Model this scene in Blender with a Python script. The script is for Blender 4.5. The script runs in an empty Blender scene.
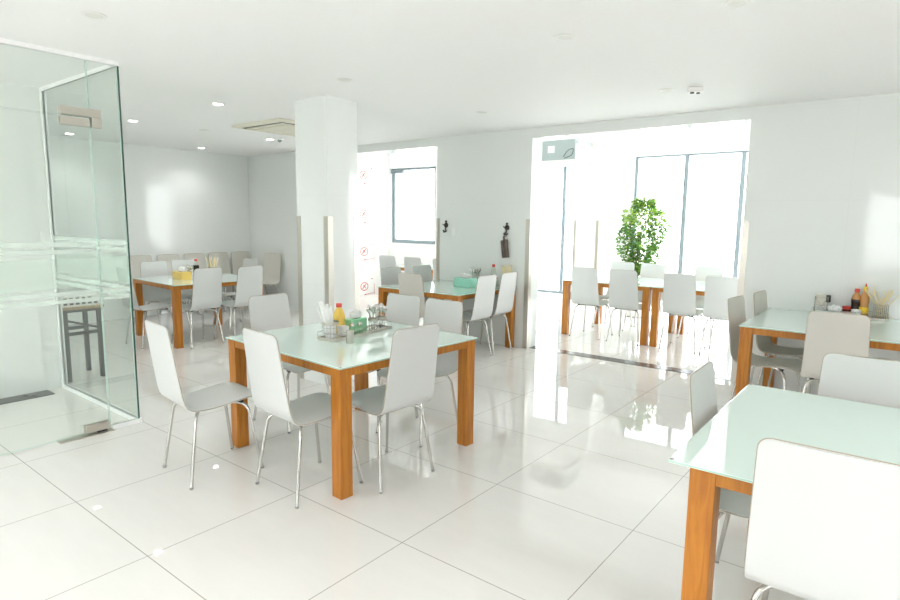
import bpy, bmesh, math, random
from mathutils import Vector, Matrix
random.seed(7)
S = bpy.context.scene
COL = S.collection
PI = math.pi
R = math.radians

# ---------------------------------------------------------------- materials
def mat(name, col, rough=.5, metal=0, spec=.5, coat=0, noise=0, nscale=8, bump=0):
    m = bpy.data.materials.new(name); m.use_nodes = True
    nt = m.node_tree; b = nt.nodes['Principled BSDF']
    b.inputs['Base Color'].default_value = (*col, 1); b.inputs['Roughness'].default_value = rough
    b.inputs['Metallic'].default_value = metal; b.inputs['Specular IOR Level'].default_value = spec
    b.inputs['Coat Weight'].default_value = coat; b.inputs['Coat Roughness'].default_value = .03
    if noise or bump:
        tc = nt.nodes.new('ShaderNodeTexCoord'); n = nt.nodes.new('ShaderNodeTexNoise')
        n.inputs['Scale'].default_value = nscale; n.inputs['Detail'].default_value = 4
        nt.links.new(tc.outputs['Object'], n.inputs['Vector'])
        if noise:
            r = nt.nodes.new('ShaderNodeValToRGB')
            r.color_ramp.elements[0].position = .35; r.color_ramp.elements[1].position = .65
            r.color_ramp.elements[0].color = (*[c*(1-noise) for c in col], 1)
            r.color_ramp.elements[1].color = (*col, 1)
            nt.links.new(n.outputs['Fac'], r.inputs['Fac']); nt.links.new(r.outputs['Color'], b.inputs['Base Color'])
        if bump:
            bp = nt.nodes.new('ShaderNodeBump'); bp.inputs['Strength'].default_value = bump; bp.inputs['Distance'].default_value = .002
            nt.links.new(n.outputs['Fac'], bp.inputs['Height']); nt.links.new(bp.outputs['Normal'], b.inputs['Normal'])
    return m

def tile_mat(name, col, joint, sx, sy, ox, oy, axes, rough, vein=.03, jw=.003, spec=.5, vscale=(1.2, 5, 1)):
    """large polished tiles; the joints run on a world grid"""
    m = bpy.data.materials.new(name); m.use_nodes = True
    nt = m.node_tree; N = nt.nodes; L = nt.links; b = N['Principled BSDF']
    b.inputs['Roughness'].default_value = rough; b.inputs['Specular IOR Level'].default_value = spec
    g = N.new('ShaderNodeNewGeometry'); sp = N.new('ShaderNodeSeparateXYZ'); L.new(g.outputs['Position'], sp.inputs[0])
    def M(op, a, bb=None):
        n = N.new('ShaderNodeMath'); n.operation = op
        for i, v in enumerate((a, bb)):
            if v is None: continue
            if isinstance(v, (int, float)): n.inputs[i].default_value = v
            else: L.new(v, n.inputs[i])
        return n.outputs[0]
    ds = []; ids = []
    for ax, s, o in zip(axes, (sx, sy), (ox, oy)):
        t = M('DIVIDE', M('SUBTRACT', sp.outputs[ax], o), s)
        fr = M('FRACT', t); d = M('MINIMUM', fr, M('SUBTRACT', 1, fr)); ds.append(M('MULTIPLY', d, s)); ids.append(M('FLOOR', t))
    line = M('LESS_THAN', M('MINIMUM', ds[0], ds[1]), jw/2)
    cb = N.new('ShaderNodeCombineXYZ'); L.new(ids[0], cb.inputs[0]); L.new(ids[1], cb.inputs[1])
    wn = N.new('ShaderNodeTexWhiteNoise'); wn.noise_dimensions = '3D'; L.new(cb.outputs[0], wn.inputs['Vector'])
    mp = N.new('ShaderNodeMapping'); mp.inputs['Scale'].default_value = vscale; mp.inputs['Rotation'].default_value = (0, 0, .5)
    ad = N.new('ShaderNodeVectorMath'); ad.operation = 'ADD'; L.new(g.outputs['Position'], ad.inputs[0]); L.new(wn.outputs['Color'], ad.inputs[1])
    L.new(ad.outputs[0], mp.inputs[0]); nz = N.new('ShaderNodeTexNoise'); nz.inputs['Scale'].default_value = 2.5; nz.inputs['Detail'].default_value = 7
    L.new(mp.outputs[0], nz.inputs['Vector'])
    mx = N.new('ShaderNodeMix'); mx.data_type = 'RGBA'; L.new(nz.outputs['Fac'], mx.inputs[0])
    mx.inputs[6].default_value = (*[c*(1-vein) for c in col], 1); mx.inputs[7].default_value = (*[min(1, c*(1+vein)) for c in col], 1)
    m2 = N.new('ShaderNodeMix'); m2.data_type = 'RGBA'; L.new(line, m2.inputs[0]); L.new(mx.outputs[2], m2.inputs[6]); m2.inputs[7].default_value = (*joint, 1)
    L.new(m2.outputs[2], b.inputs['Base Color'])
    return m

def wood_mat(name, c1, c2):
    m = bpy.data.materials.new(name); m.use_nodes = True
    nt = m.node_tree; N = nt.nodes; L = nt.links; b = N['Principled BSDF']
    b.inputs['Roughness'].default_value = .38
    tc = N.new('ShaderNodeTexCoord'); mp = N.new('ShaderNodeMapping'); mp.inputs['Scale'].default_value = (22, 22, 2.2)
    L.new(tc.outputs['Object'], mp.inputs[0]); n = N.new('ShaderNodeTexNoise'); n.inputs['Scale'].default_value = 1.6
    n.inputs['Detail'].default_value = 6; n.inputs['Distortion'].default_value = .8; L.new(mp.outputs[0], n.inputs['Vector'])
    r = N.new('ShaderNodeValToRGB'); r.color_ramp.elements[0].position = .3; r.color_ramp.elements[1].position = .7
    r.color_ramp.elements[0].color = (*c1, 1); r.color_ramp.elements[1].color = (*c2, 1)
    L.new(n.outputs['Fac'], r.inputs[0]); L.new(r.outputs[0], b.inputs['Base Color'])
    return m

def thin_glass(name, tint, fres=1.45):
    m = bpy.data.materials.new(name); m.use_nodes = True
    nt = m.node_tree; N = nt.nodes; L = nt.links; N.remove(N['Principled BSDF'])
    t = N.new('ShaderNodeBsdfTransparent'); t.inputs[0].default_value = (*tint, 1)
    g = N.new('ShaderNodeBsdfGlossy'); g.inputs['Roughness'].default_value = .02
    f = N.new('ShaderNodeFresnel'); f.inputs[0].default_value = fres
    gm = N.new('ShaderNodeNewGeometry'); sb = N.new('ShaderNodeMath'); sb.operation = 'SUBTRACT'; sb.inputs[0].default_value = 1
    L.new(gm.outputs['Backfacing'], sb.inputs[1]); mu = N.new('ShaderNodeMath'); mu.operation = 'MULTIPLY'; L.new(f.outputs[0], mu.inputs[0]); L.new(sb.outputs[0], mu.inputs[1])
    x = N.new('ShaderNodeMixShader'); L.new(mu.outputs[0], x.inputs[0]); L.new(t.outputs[0], x.inputs[1]); L.new(g.outputs[0], x.inputs[2])
    L.new(x.outputs[0], N['Material Output'].inputs[0])
    return m

def frost_mat(name, a):
    m = bpy.data.materials.new(name); m.use_nodes = True
    nt = m.node_tree; N = nt.nodes; L = nt.links; N.remove(N['Principled BSDF'])
    t = N.new('ShaderNodeBsdfTransparent'); t.inputs[0].default_value = (.97, 1, .98, 1)
    d = N.new('ShaderNodeBsdfDiffuse'); d.inputs[0].default_value = (.9, .95, .92, 1)
    tr = N.new('ShaderNodeBsdfTranslucent'); tr.inputs[0].default_value = (.9, .95, .92, 1)
    x1 = N.new('ShaderNodeMixShader'); x1.inputs[0].default_value = .5; L.new(d.outputs[0], x1.inputs[1]); L.new(tr.outputs[0], x1.inputs[2])
    x = N.new('ShaderNodeMixShader'); x.inputs[0].default_value = a; L.new(t.outputs[0], x.inputs[1]); L.new(x1.outputs[0], x.inputs[2])
    L.new(x.outputs[0], N['Material Output'].inputs[0])
    return m

def emit_mat(name, col, st):
    m = mat(name, (.9, .9, .9)); b = m.node_tree.nodes['Principled BSDF']
    b.inputs['Emission Color'].default_value = (*col, 1); b.inputs['Emission Strength'].default_value = st
    return m

M = {}
GX, GY, TS = -4.158, 1.107, .7988
M['floor'] = tile_mat('polished cream floor tile', (.755, .74, .715), (.36, .345, .325), TS, TS, GX, GY, (0, 1), .025, .035, .0045, .7)
M['wall'] = tile_mat('glossy pale wall tile', (.835, .86, .845), (.795, .82, .805), 1.6, .8, -.47, .1, (0, 2), .07, .008, .003, .45)
M['wallx'] = tile_mat('glossy pale wall tile along y', (.835, .86, .845), (.795, .82, .805), 1.6, .8, .34, .1, (1, 2), .07, .008, .003, .45)
M['plain'] = mat('white paint', (.85, .865, .85), .6)
M['ceil'] = mat('ceiling paint', (.94, .94, .94), .7)
M['bright'] = mat('white plaster', (.93, .93, .92), .5)
M['steel'] = mat('brushed steel', (.62, .59, .53), .32, .9)
M['chrome'] = mat('chrome', (.58, .57, .545), .17, 1)
M['white'] = mat('white leatherette', (.655, .67, .66), .42, bump=.25, nscale=320)
M['beige'] = mat('warm grey leatherette', (.66, .64, .59), .45, bump=.25, nscale=320)
M['piping'] = mat('brown shell edge', (.42, .37, .30), .5)
M['rubber'] = mat('rubber', (.30, .30, .29), .6)
M['wood'] = wood_mat('oiled orange wood', (.37, .118, .009), (.55, .215, .022))
M['ttop'] = mat('back painted mint glass', (.74, .90, .84), .04, spec=.55, coat=.6)
M['tedge'] = mat('mint glass edge', (.42, .62, .52), .1)
M['glass'] = thin_glass('clear greenish glass', (.965, .985, .973))
M['gedge'] = mat('dark green glass edge', (.03, .09, .075), .1, spec=.8)
M['gedge2'] = mat('pale green glass edge', (.50, .70, .62), .15)
M['wglass'] = thin_glass('window glass', (.98, .99, .985))
M['frame'] = mat('grey blue aluminium', (.25, .30, .33), .45, .2)
M['palesteel'] = mat('pale guard', (.72, .71, .69), .4, .2)
M['frost'] = frost_mat('frosted film', .42)
M['frost2'] = frost_mat('light frosted film', .16)
M['alu'] = mat('white aluminium', (.88, .9, .89), .3)
M['dark'] = mat('dark grey stone', (.12, .12, .115), .2, noise=.35, nscale=9)
M['black'] = mat('black plastic', (.03, .03, .03), .4)
M['lightw'] = mat('white plastic', (.88, .88, .86), .35)
M['disc'] = mat('satin white diffuser', (.80, .80, .77), .5)
M['lit'] = emit_mat('lit lamp', (1, .98, .93), 9)
M['red'] = mat('red plastic', (.72, .07, .05), .35)
M['redink'] = mat('red ink', (.62, .05, .04), .6)
M['yellow'] = mat('yellow sauce', (.88, .60, .12), .3)
M['ycap'] = mat('yellow plastic', (.90, .62, .03), .35)
M['soy'] = mat('dark soy sauce', (.035, .02, .015), .12)
M['amber'] = mat('orange sauce', (.62, .30, .10), .25)
M['clear'] = thin_glass('bottle glass', (.93, .94, .90))
M['tissue'] = mat('tissue paper', (.93, .93, .92), .8)
M['green'] = mat('green card', (.36, .76, .48), .45)
M['mint'] = mat('mint plastic', (.36, .74, .60), .35)
M['ybox'] = mat('yellow plastic box', (.86, .60, .16), .4)
M['bamboo'] = mat('bamboo', (.80, .70, .44), .6)
M['wirem'] = mat('wire steel', (.60, .60, .58), .25, .9)
M['blue'] = mat('grey blue metal', (.32, .40, .48), .35, .3)
M['leaf'] = mat('green leaf', (.15, .36, .06), .45, noise=.5, nscale=3)
M['leafy'] = mat('young leaf', (.36, .55, .06), .45)
M['bark'] = mat('bark', (.22, .17, .10), .8)
M['pot'] = mat('white pot', (.85, .85, .83), .3)
M['brown'] = mat('brown leather', (.13, .095, .08), .5)
M['iron'] = mat('black iron', (.06, .055, .05), .35, .6)
M['stoolwood'] = wood_mat('greyish bench wood', (.34, .24, .15), (.48, .36, .24))
M['stoolmet'] = mat('dark grey steel', (.10, .10, .10), .4, .3)

# ---------------------------------------------------------------- mesh helpers
class MB:
    def __init__(s): s.b = bmesh.new(); s.mats = []
    def mi(s, m):
        if m is None: return 0
        if m not in s.mats: s.mats.append(m)
        return s.mats.index(m)
    def face(s, vs, m=None, smooth=False):
        try: f = s.b.faces.new(vs)
        except ValueError: return None
        f.material_index = s.mi(m); f.smooth = smooth; return f
    def box(s, x0, x1, y0, y1, z0, z1, m=None, bev=0, T=None, seg=2):
        r = bmesh.ops.create_cube(s.b, size=1)
        vs = r['verts']
        for v in vs:
            v.co = Vector(((x0+x1)/2+v.co.x*(x1-x0), (y0+y1)/2+v.co.y*(y1-y0), (z0+z1)/2+v.co.z*(z1-z0)))
        fs = set(f for v in vs for f in v.link_faces)
        for f in fs: f.material_index = s.mi(m)
        if bev:
            es = list(set(e for v in vs for e in v.link_edges))
            r2 = bmesh.ops.bevel(s.b, geom=es, offset=bev, segments=seg, affect='EDGES', profile=.5)
            vs = list(set(v for f in r2['faces'] for v in f.verts) | set(v for v in vs if v.is_valid))
            for f in r2['faces']: f.material_index = s.mi(m)
        if T is not None:
            for v in vs: v.co = T @ v.co
        return vs
    def tube(s, pts, r, n=8, m=None, cap=True, r1=None):
        pts = [Vector(p) for p in pts]; rings = []
        up = None
        for i, p in enumerate(pts):
            t = (pts[min(i+1, len(pts)-1)]-pts[max(i-1, 0)]).normalized()
            if up is None:
                up = t.orthogonal().normalized()
            up = (up - t*up.dot(t)).normalized(); sd = t.cross(up)
            rr = r if r1 is None else r+(r1-r)*i/(len(pts)-1)
            rings.append([s.b.verts.new(p+up*math.cos(2*PI*k/n)*rr+sd*math.sin(2*PI*k/n)*rr) for k in range(n)])
        for a, b in zip(rings, rings[1:]):
            for k in range(n): s.face([a[k], a[(k+1) % n], b[(k+1) % n], b[k]], m, True)
        if cap: s.face(rings[0][::-1], m); s.face(rings[-1], m)
    def lathe(s, prof, n=20, m=None, c=(0, 0, 0), T=None, cap=True, ms=None):
        c = Vector(c); rings = []
        for r, z in prof:
            rings.append([s.b.verts.new(c+Vector((r*math.cos(2*PI*k/n), r*math.sin(2*PI*k/n), z))) for k in range(n)])
        for i, (a, b) in enumerate(zip(rings, rings[1:])):
            mm = ms[i] if ms else m
            for k in range(n): s.face([a[k], a[(k+1) % n], b[(k+1) % n], b[k]], mm, True)
        if cap: s.face(rings[0][::-1], ms[0] if ms else m); s.face(rings[-1], ms[-1] if ms else m)
        if T is not None:
            for rg in rings:
                for v in rg: v.co = T @ v.co
    def done(s, name, m=None, parent=None, loc=None, rz=0, sharp=40):
        bmesh.ops.recalc_face_normals(s.b, faces=s.b.faces)
        for e in s.b.edges:
            if len(e.link_faces) == 2 and e.calc_face_angle(0) > R(sharp): e.smooth = False
        me = bpy.data.meshes.new(name); s.b.to_mesh(me); s.b.free()
        for mm in (s.mats or []): me.materials.append(mm if mm is not None else m)
        if not s.mats and m: me.materials.append(m)
        o = bpy.data.objects.new(name, me); COL.objects.link(o)
        if parent: o.parent = parent
        if loc is not None: o.location = loc
        o.rotation_euler.z = rz
        return o
def use(m):     # MB whose default material is m
    b = MB(); b.mats = [m]; return b
def tag(o, label=None, cat=None, group=None, kind=None):
    if label: o['label'] = label
    if cat: o['category'] = cat
    if group: o['group'] = group
    if kind: o['kind'] = kind
    return o
def root(name, label, cat, loc, rz=0, group=None):
    o = bpy.data.objects.new(name, None); COL.objects.link(o); o.empty_display_size = .1
    o.location = loc; o.rotation_euler.z = rz
    return tag(o, label, cat, group)
def copy_thing(src, label, loc, rz=0, group=None, leather=None):
    r = src.copy(); COL.objects.link(r); r.location = loc; r.rotation_euler.z = rz
    if label: r['label'] = label
    if group: r['group'] = group
    for ch in list(src.children):
        c = ch.copy(); COL.objects.link(c); c.parent = r
        for g in list(ch.children):
            d = g.copy(); COL.objects.link(d); d.parent = c
    return r
def bez(pts, rad, n=6):
    """polyline with rounded inner corners"""
    pts = [Vector(p) for p in pts]; out = [pts[0]]
    for a, p, c in zip(pts, pts[1:], pts[2:]):
        u = (a-p); w = (c-p); rr = min(rad, u.length*.49, w.length*.49)
        s0 = p+u.normalized()*rr; s1 = p+w.normalized()*rr
        for k in range(n+1):
            t = k/n; out.append(s0*(1-t)**2+p*2*t*(1-t)+s1*t*t)
    out.append(pts[-1]); return out

# ---------------------------------------------------------------- setting
H = 2.53; YW = 5.944; YB = 6.165; OT = 2.42
HF = 3.15      # ceiling of the bright room
def structure(b, name, m=None):
    o = b.done(name, m); o['kind'] = 'structure'; return o
b = use(M['floor']); b.box(-9.4, 4.2, -4.2, 11, -.12, 0, M['floor']); structure(b, 'floor')
b = use(M['ceil']); b.box(-9.3, 4.2, -4.2, YB, H, H+.15, M['ceil']); structure(b, 'ceiling')
b = use(M['bright']); b.box(-8.8, 2.2, YB, 11, HF, HF+.15, M['bright']); b.box(-8.8, 2.2, YB, YB+.1, H+.15, HF, M['bright']); structure(b, 'ceiling_far_room')
# wall with the two openings
X1a, X1b, X2a, X2b = -7.3, -4.894, -3.505, -1.2655
b = use(M['wall'])
b.box(-9.3, X1a, YW, YB, 0, H, M['wall']); b.box(X1b, X2a, YW, YB, 0, H, M['wall']); b.box(X2b, 4.2, YW, YB, 0, H, M['wall'])
b.box(X1a, X1b, YW, YB, OT, H, M['wall']); b.box(X2a, X2b, YW, YB, OT, H, M['wall'])
structure(b, 'wall_back')
b = use(M['wallx']); b.box(-9.3, -9.07, 1.9, YW, 0, H, M['wallx']); structure(b, 'wall_left')
b = use(M['plain']); b.box(-9.3, -5.79, -4.2, 1.885, 0, H, M['plain']); structure(b, 'wall_entrance')
b = use(M['plain']); b.box(-5.79, -5.775, .9, 1.74, .0, 2.2, M['plain']); structure(b, 'door_2')
# column with steel corner guards
b = use(M['wall']); b.box(-4.455, -4.03, 3.41, 3.765, 0, H, M['wall']); structure(b, 'wall_column')
def corner_guard(x, y, sx, sy, h=1.516, name='trim_1', w=.05, t=.003, m='steel'):
    b = use(M[m]); e = .001
    # L profile wrapped on an outside corner; sx, sy point into the wall body
    xa, xb = sorted((x-sx*t, x+sx*w)); ya, yb = sorted((y-sy*t, y-sy*e*0))
    b.box(xa, xb, ya, yb, 0, h, M[m])
    xa, xb = sorted((x-sx*t, x)); ya, yb = sorted((y, y+sy*w)); b.box(xa, xb, ya, yb, 0, h, M[m])
    o = b.done(name); o['kind'] = 'structure'
n = 1
for x, y, sx, sy in ((-4.455, 3.41, 1, 1), (-4.03, 3.41, -1, 1), (-4.03, 3.765, -1, -1), (X1b, YW, 1, 1), (X1a, YW, -1, 1), (X2a, YW, -1, 1), (X2b, YW, 1, 1)):
    corner_guard(x, y, sx, sy, name='trim_%d' % n, w=.055); n += 1
b = use(M['dark']); b.box(X2a, X2b, 6.0, 6.16, -.01, .004, M['dark']); b.box(X1a, X1b, 6.0, 6.16, -.01, .004, M['dark']); structure(b, 'trim_threshold')
b = use(M['dark']); b.box(-5.77, -5.60, .6, 1.753, -.01, .005, M['dark']); structure(b, 'trim_door_sill')
# walls round and behind the viewer: wide windows let the daylight in
def window_wall(name, x0, x1, y0, y1, z0, z1, opens, along, m):
    b = use(m); a0, a1 = (x0, x1) if along == 'x' else (y0, y1)
    def bx(a, c, e, f):
        if c-a < .001: return
        if along == 'x': b.box(a, c, y0, y1, e, f, m)
        else: b.box(x0, x1, a, c, e, f, m)
    cur = a0
    for (p, q, s, t) in opens:
        bx(cur, p, z0, z1); bx(p, q, z0, s) if s > z0 else None; bx(p, q, t, z1) if t < z1 else None; cur = q
    bx(cur, a1, z0, z1)
    return structure(b, name)
window_wall('wall_near', -5.79, 4.0, -4.2, -4.0, 0, H, [(-5.0, -3.8, .5, 2.2), (-.9, -.1, .6, 2.1)], 'x', M['plain'])
window_wall('wall_right', 4.0, 4.2, -4.0, YW, 0, H, [(-2.4, -1.2, .5, 2.2)], 'y', M['plain'])
# bright room walls
window_wall('wall_far', -6.6, 2.0, 10.75, 10.95, 0, HF, [(-6.5, -5.15, .03, 2.72), (-4.18, -1.45, .08, 2.68), (-.9, 1.5, .08, 2.68)], 'x', M['bright'])
window_wall('wall_far_left', -8.6, -6.6, 8.8, 9.0, 0, HF, [(-8.46, -7.28, 1.02, 2.5)], 'x', M['bright'])
b = use(M['bright']); b.box(-8.8, -8.5, YB, 8.8, 0, HF, M['bright']); structure(b, 'wall_side_far')
b = use(M['bright']); b.box(-6.8, -6.6, 9.0, 10.75, 0, HF, M['bright']); structure(b, 'wall_return')
window_wall('wall_far_right', 2.0, 2.2, YB, 10.75, 0, HF, [(8.9, 10.2, .6, 2.5)], 'y', M['bright'])  # unseen side opening, added to let more daylight into the bright room
b = use(M['bright']); b.box(-5.15, -4.65, 10.35, 10.75, 0, HF, M['bright']); structure(b, 'wall_far_pillar')
n = 8
for x, y, sx, sy in ((-5.15, 10.35, 1, 1), (-4.65, 10.35, -1, 1)):
    corner_guard(x, y, sx, sy, name='trim_%d' % n, m='steel'); n += 1
def window(name, x0, x1, z0, z1, y, mull, w=.05, d=.06, sill=None, panes=True):
    f = use(M['frame'])
    f.box(x0, x0+w, y, y+d, z0, z1, M['frame']); f.box(x1-w, x1, y, y+d, z0, z1, M['frame'])
    f.box(x0+w, x1-w, y, y+d, z0, z0+w, M['frame']); f.box(x0+w, x1-w, y, y+d, z1-w*.6, z1, M['frame'])
    for mx in mull: f.box(mx-.035, mx+.035, y, y+d, z0+w, z1-w*.6, M['frame'])
    o = f.done(name); o['kind'] = 'structure'
    xs = [x0+w]+[v for mx in mull for v in (mx-.035, mx+.035)]+[x1-w]
    for a, c in zip(xs[::2], xs[1::2]):
        p = use(M['wglass']); p.box(a, c, y+.02, y+.026, z0+w, z1-w*.6, M['wglass']); p.done('window_pane', parent=o)
    return o
window('window_1', -6.5, -5.15, .03, 2.72, 10.8, [-5.61])
window('window_2', -4.18, -1.45, .08, 2.68, 10.8, [-3.27, -2.36])
window('window_3', -8.46, -7.28, 1.02, 2.5, 8.85, [], w=.07)
# roller blind box at the head of the left window
b = use(M['frame']); b.box(-8.43, -8.1, 8.78, 8.84, 2.40, 2.47, M['frame'], .006)
tag(b.done('blind_cassette'), 'pale roller blind headbox above the left far window', 'blind')
# railing outside the tall windows
rl = root('balcony_railing', 'pale balcony railing outside the tall far windows', 'railing', (-2.8, 11.6, 0))
b = use(M['alu']); b.tube([(-4, 0, .98), (4, 0, .98)], .022, 8, M['alu']); b.done('top_rail', parent=rl)
for i in range(7):
    b = use(M['alu']); b.tube([(-3.9+i*1.3, 0, -.1), (-3.9+i*1.3, 0, .97)], .016, 8, M['alu']); b.done('post', parent=rl)
b = use(M['plain']); b.box(-9, 4.5, 10.96, 12.2, -.25, -.12, M['plain']); structure(b, 'floor_balcony')

# ---------------------------------------------------------------- glass enclosure (fixed panels, transom, door)
GXP = -4.358; GYP = 1.877
def pane(name, x0, x1, y0, y1, z0, z1, edge=None):
    b = use(M['glass']); b.mi(M['gedge2']); b.mi(M['gedge'])
    b.box(x0, x1, y0, y1, z0, z1, M['glass'])
    thin = 0 if (x1-x0) < (y1-y0) else 1
    b.b.faces.ensure_lookup_table()
    for f in b.b.faces:
        f.normal_update(); nn = f.normal
        if abs(nn[thin]) < .5: f.material_index = 1
        if edge and f.normal.dot(Vector(edge)) > .9: f.material_index = 2
    return b
b = use(M['ceil']); b.box(-5.745, GXP, GYP-.006, GYP+.018, H-.028, H, M['ceil']); b.box(GXP-.018, GXP+.006, -.6, GYP-.006, H-.028, H, M['ceil']); structure(b, 'trim_head_channel')
gs = structure(pane('s', -5.745, GXP, GYP, GYP+.012, .03, H-.028, (1, 0, 0)), 'wall_glass_side')
gf = structure(pane('f', GXP-.012, GXP, 1.689, GYP-.002, .03, H-.028), 'wall_glass_front')
gt = structure(pane('t', GXP-.012, GXP, -.6, 1.682, 2.135, H-.028), 'wall_glass_transom')
gd = structure(pane('d', GXP-.012, GXP, .50, 1.681, .012, 2.128), 'door_1')
b = use(M['alu']); b.box(-5.77, GXP+.012, GYP-.014, GYP+.026, 0, .03, M['alu']); b.box(GXP-.026, GXP+.014, 1.70, GYP-.014, 0, .03, M['alu'])
b.box(-5.775, -5.745, GYP-.014, GYP+.026, .03, H, M['alu']); structure(b, 'trim_glass_channel')
def bands(parent, x0, x1, y0, y1):
    for i, (a, c, mm) in enumerate(((1.294, 1.326, 'frost'), (1.248, 1.274, 'frost'), (1.021, 1.216, 'frost2'), (.972, 1.001, 'frost'), (.922, .949, 'frost'))):
        b = use(M[mm]); b.box(x0, x1, y0, y1, a, c, M[mm]); b.done('frosted_band', parent=parent)
bands(gs, -5.74, GXP-.005, GYP-.0025, GYP-.0005)
bands(gf, GXP+.0005, GXP+.0025, 1.692, GYP-.006)
bands(gd, GXP+.0005, GXP+.0025, .51, 1.675)
# hinge at the head: one plate on the transom and fixed panel, one on the door
def patch(name, y0, y1, z0, z1, parent):
    b = use(M['steel']); b.box(GXP+.001, GXP+.018, y0, y1, z0, z1, M['steel'], .003); b.box(GXP-.031, GXP-.014, y0, y1, z0, z1, M['steel'], .003)
    o = b.done(name, parent=parent); return o
b = use(M['steel'])
for xx in ((GXP+.001, GXP+.018), (GXP-.031, GXP-.014)):
    b.box(*xx, 1.51, 1.755, 2.138, 2.192, M['steel'], .003); b.box(*xx, 1.692, 1.755, 2.075, 2.137, M['steel'], .002)
tag(b.done('patch_fitting', parent=gt), 'steel patch fitting at the head of the glass door')
patch('patch_fitting', 1.51, 1.679, 2.075, 2.126, gd)
patch('patch_fitting', 1.525, 1.677, .018, .072, gd)
b = use(M['steel']); b.box(GXP-.05, GXP+.045, 1.36, 1.70, -.005, .006, M['steel'], .002)
b.box(GXP-.02, GXP+.015, 1.60, 1.66, .006, .016, M['black']); structure(b, 'trim_floor_spring')

# ---------------------------------------------------------------- dining chair
W_T, W_B = .170, .190
def shell_path():
    P = [(-.292, .916), (-.282, .85), (-.270, .77), (-.256, .68), (-.241, .59), (-.228, .515), (-.215, .473), (-.195, .447), (-.16, .433),
         (-.10, .429), (-.03, .431), (.05, .44), (.13, .45), (.19, .452), (.228, .444), (.25, .428)]
    return P
def dense(P, k=3):
    out = []
    for i in range(len(P)-1):
        p0 = P[max(i-1, 0)]; p1 = P[i]; p2 = P[i+1]; p3 = P[min(i+2, len(P)-1)]
        for j in range(k):
            t = j/k
            out.append(tuple(.5*((2*b)+(-a+c)*t+(2*a-5*b+4*c-d)*t*t+(-a+3*b-3*c+d)*t**3) for a, b, c, d in zip(p0, p1, p2, p3)))
    out.append(P[-1]); return out
PTS = dense(shell_path())
def shell_geo():
    L = [0]
    for a, c in zip(PTS, PTS[1:]): L.append(L[-1]+math.dist(a, c))
    tot = L[-1]; rows = []
    # extra rows near the rounded ends
    ts = [0, .003, .008, .015, .025, .036]+[x for x in [i*(tot/34) for i in range(1, 34)] if .05 < x < tot-.05]+[tot-.036, tot-.025, tot-.015, tot-.008, tot-.003, tot]
    for t in ts:
        i = max(j for j in range(len(L)) if L[j] <= t+1e-9); i = min(i, len(L)-2)
        f = (t-L[i])/(L[i+1]-L[i]); y = PTS[i][0]*(1-f)+PTS[i+1][0]*f; z = PTS[i][1]*(1-f)+PTS[i+1][1]*f
        ty = PTS[i+1][0]-PTS[i][0]; tz = PTS[i+1][1]-PTS[i][1]; l = math.hypot(ty, tz)
        ny, nz = -tz/l, ty/l            # front/up normal
        s = t/tot; w = W_T+(W_B-W_T)*min(1, s/.5); w -= .004*max(0, (s-.6)/.4)
        e = min(t, tot-t); rr = .034 if t < tot/2 else .05
        if e < rr: w = w-rr+math.sqrt(max(0, rr*rr-(rr-e)**2))
        curve = .010*max(0, 1-s*1.9)    # backrest slightly hollow
        rows.append((w, y, z, ny, nz, curve))
    return rows
def make_shell(m_name):
    rows = shell_geo(); b = use(M[m_name]); th = .0075; nx = 10
    F = []; B = []
    for w, y, z, ny, nz, cv in rows:
        fr = []; bk = []
        for k in range(nx+1):
            u = -1+2*k/nx; off = cv*u*u*(w/W_B)
            pf = th*(1-.35*abs(u)**8)
            fr.append(b.b.verts.new((u*w, y+ny*(pf+off), z+nz*(pf+off)))); bk.append(b.b.verts.new((u*w, y+ny*(off-th*.6), z+nz*(off-th*.6))))
        F.append(fr); B.append(bk)
    for i in range(len(rows)-1):
        for k in range(nx):
            b.face([F[i][k], F[i][k+1], F[i+1][k+1], F[i+1][k]], M[m_name], True)
            b.face([B[i][k+1], B[i][k], B[i+1][k], B[i+1][k+1]], M[m_name], True)
        b.face([F[i][0], F[i+1][0], B[i+1][0], B[i][0]], M[m_name], True); b.face([F[i+1][nx], F[i][nx], B[i][nx], B[i+1][nx]], M[m_name], True)
    for k in range(nx):
        b.face([F[0][k+1], F[0][k], B[0][k], B[0][k+1]], M[m_name]); b.face([F[-1][k], F[-1][k+1], B[-1][k+1], B[-1][k]], M[m_name])
    return b
def rim_pts():
    rows = shell_geo(); pl = []; pr = []
    for w, y, z, ny, nz, cv in rows:
        o = cv*(w/W_B)+.001; pl.append(Vector((-w-.001, y+ny*o, z+nz*o))); pr.append(Vector((w+.001, y+ny*o, z+nz*o)))
    return pl+pr[::-1]+[pl[0]]
def leg_pts(sx, sy):
    return bez([(sx*.055, sy*.075, .410), (sx*.162, sy*.150, .412), (sx*.2033, sy*.210, .012)], .085, 7)
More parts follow.
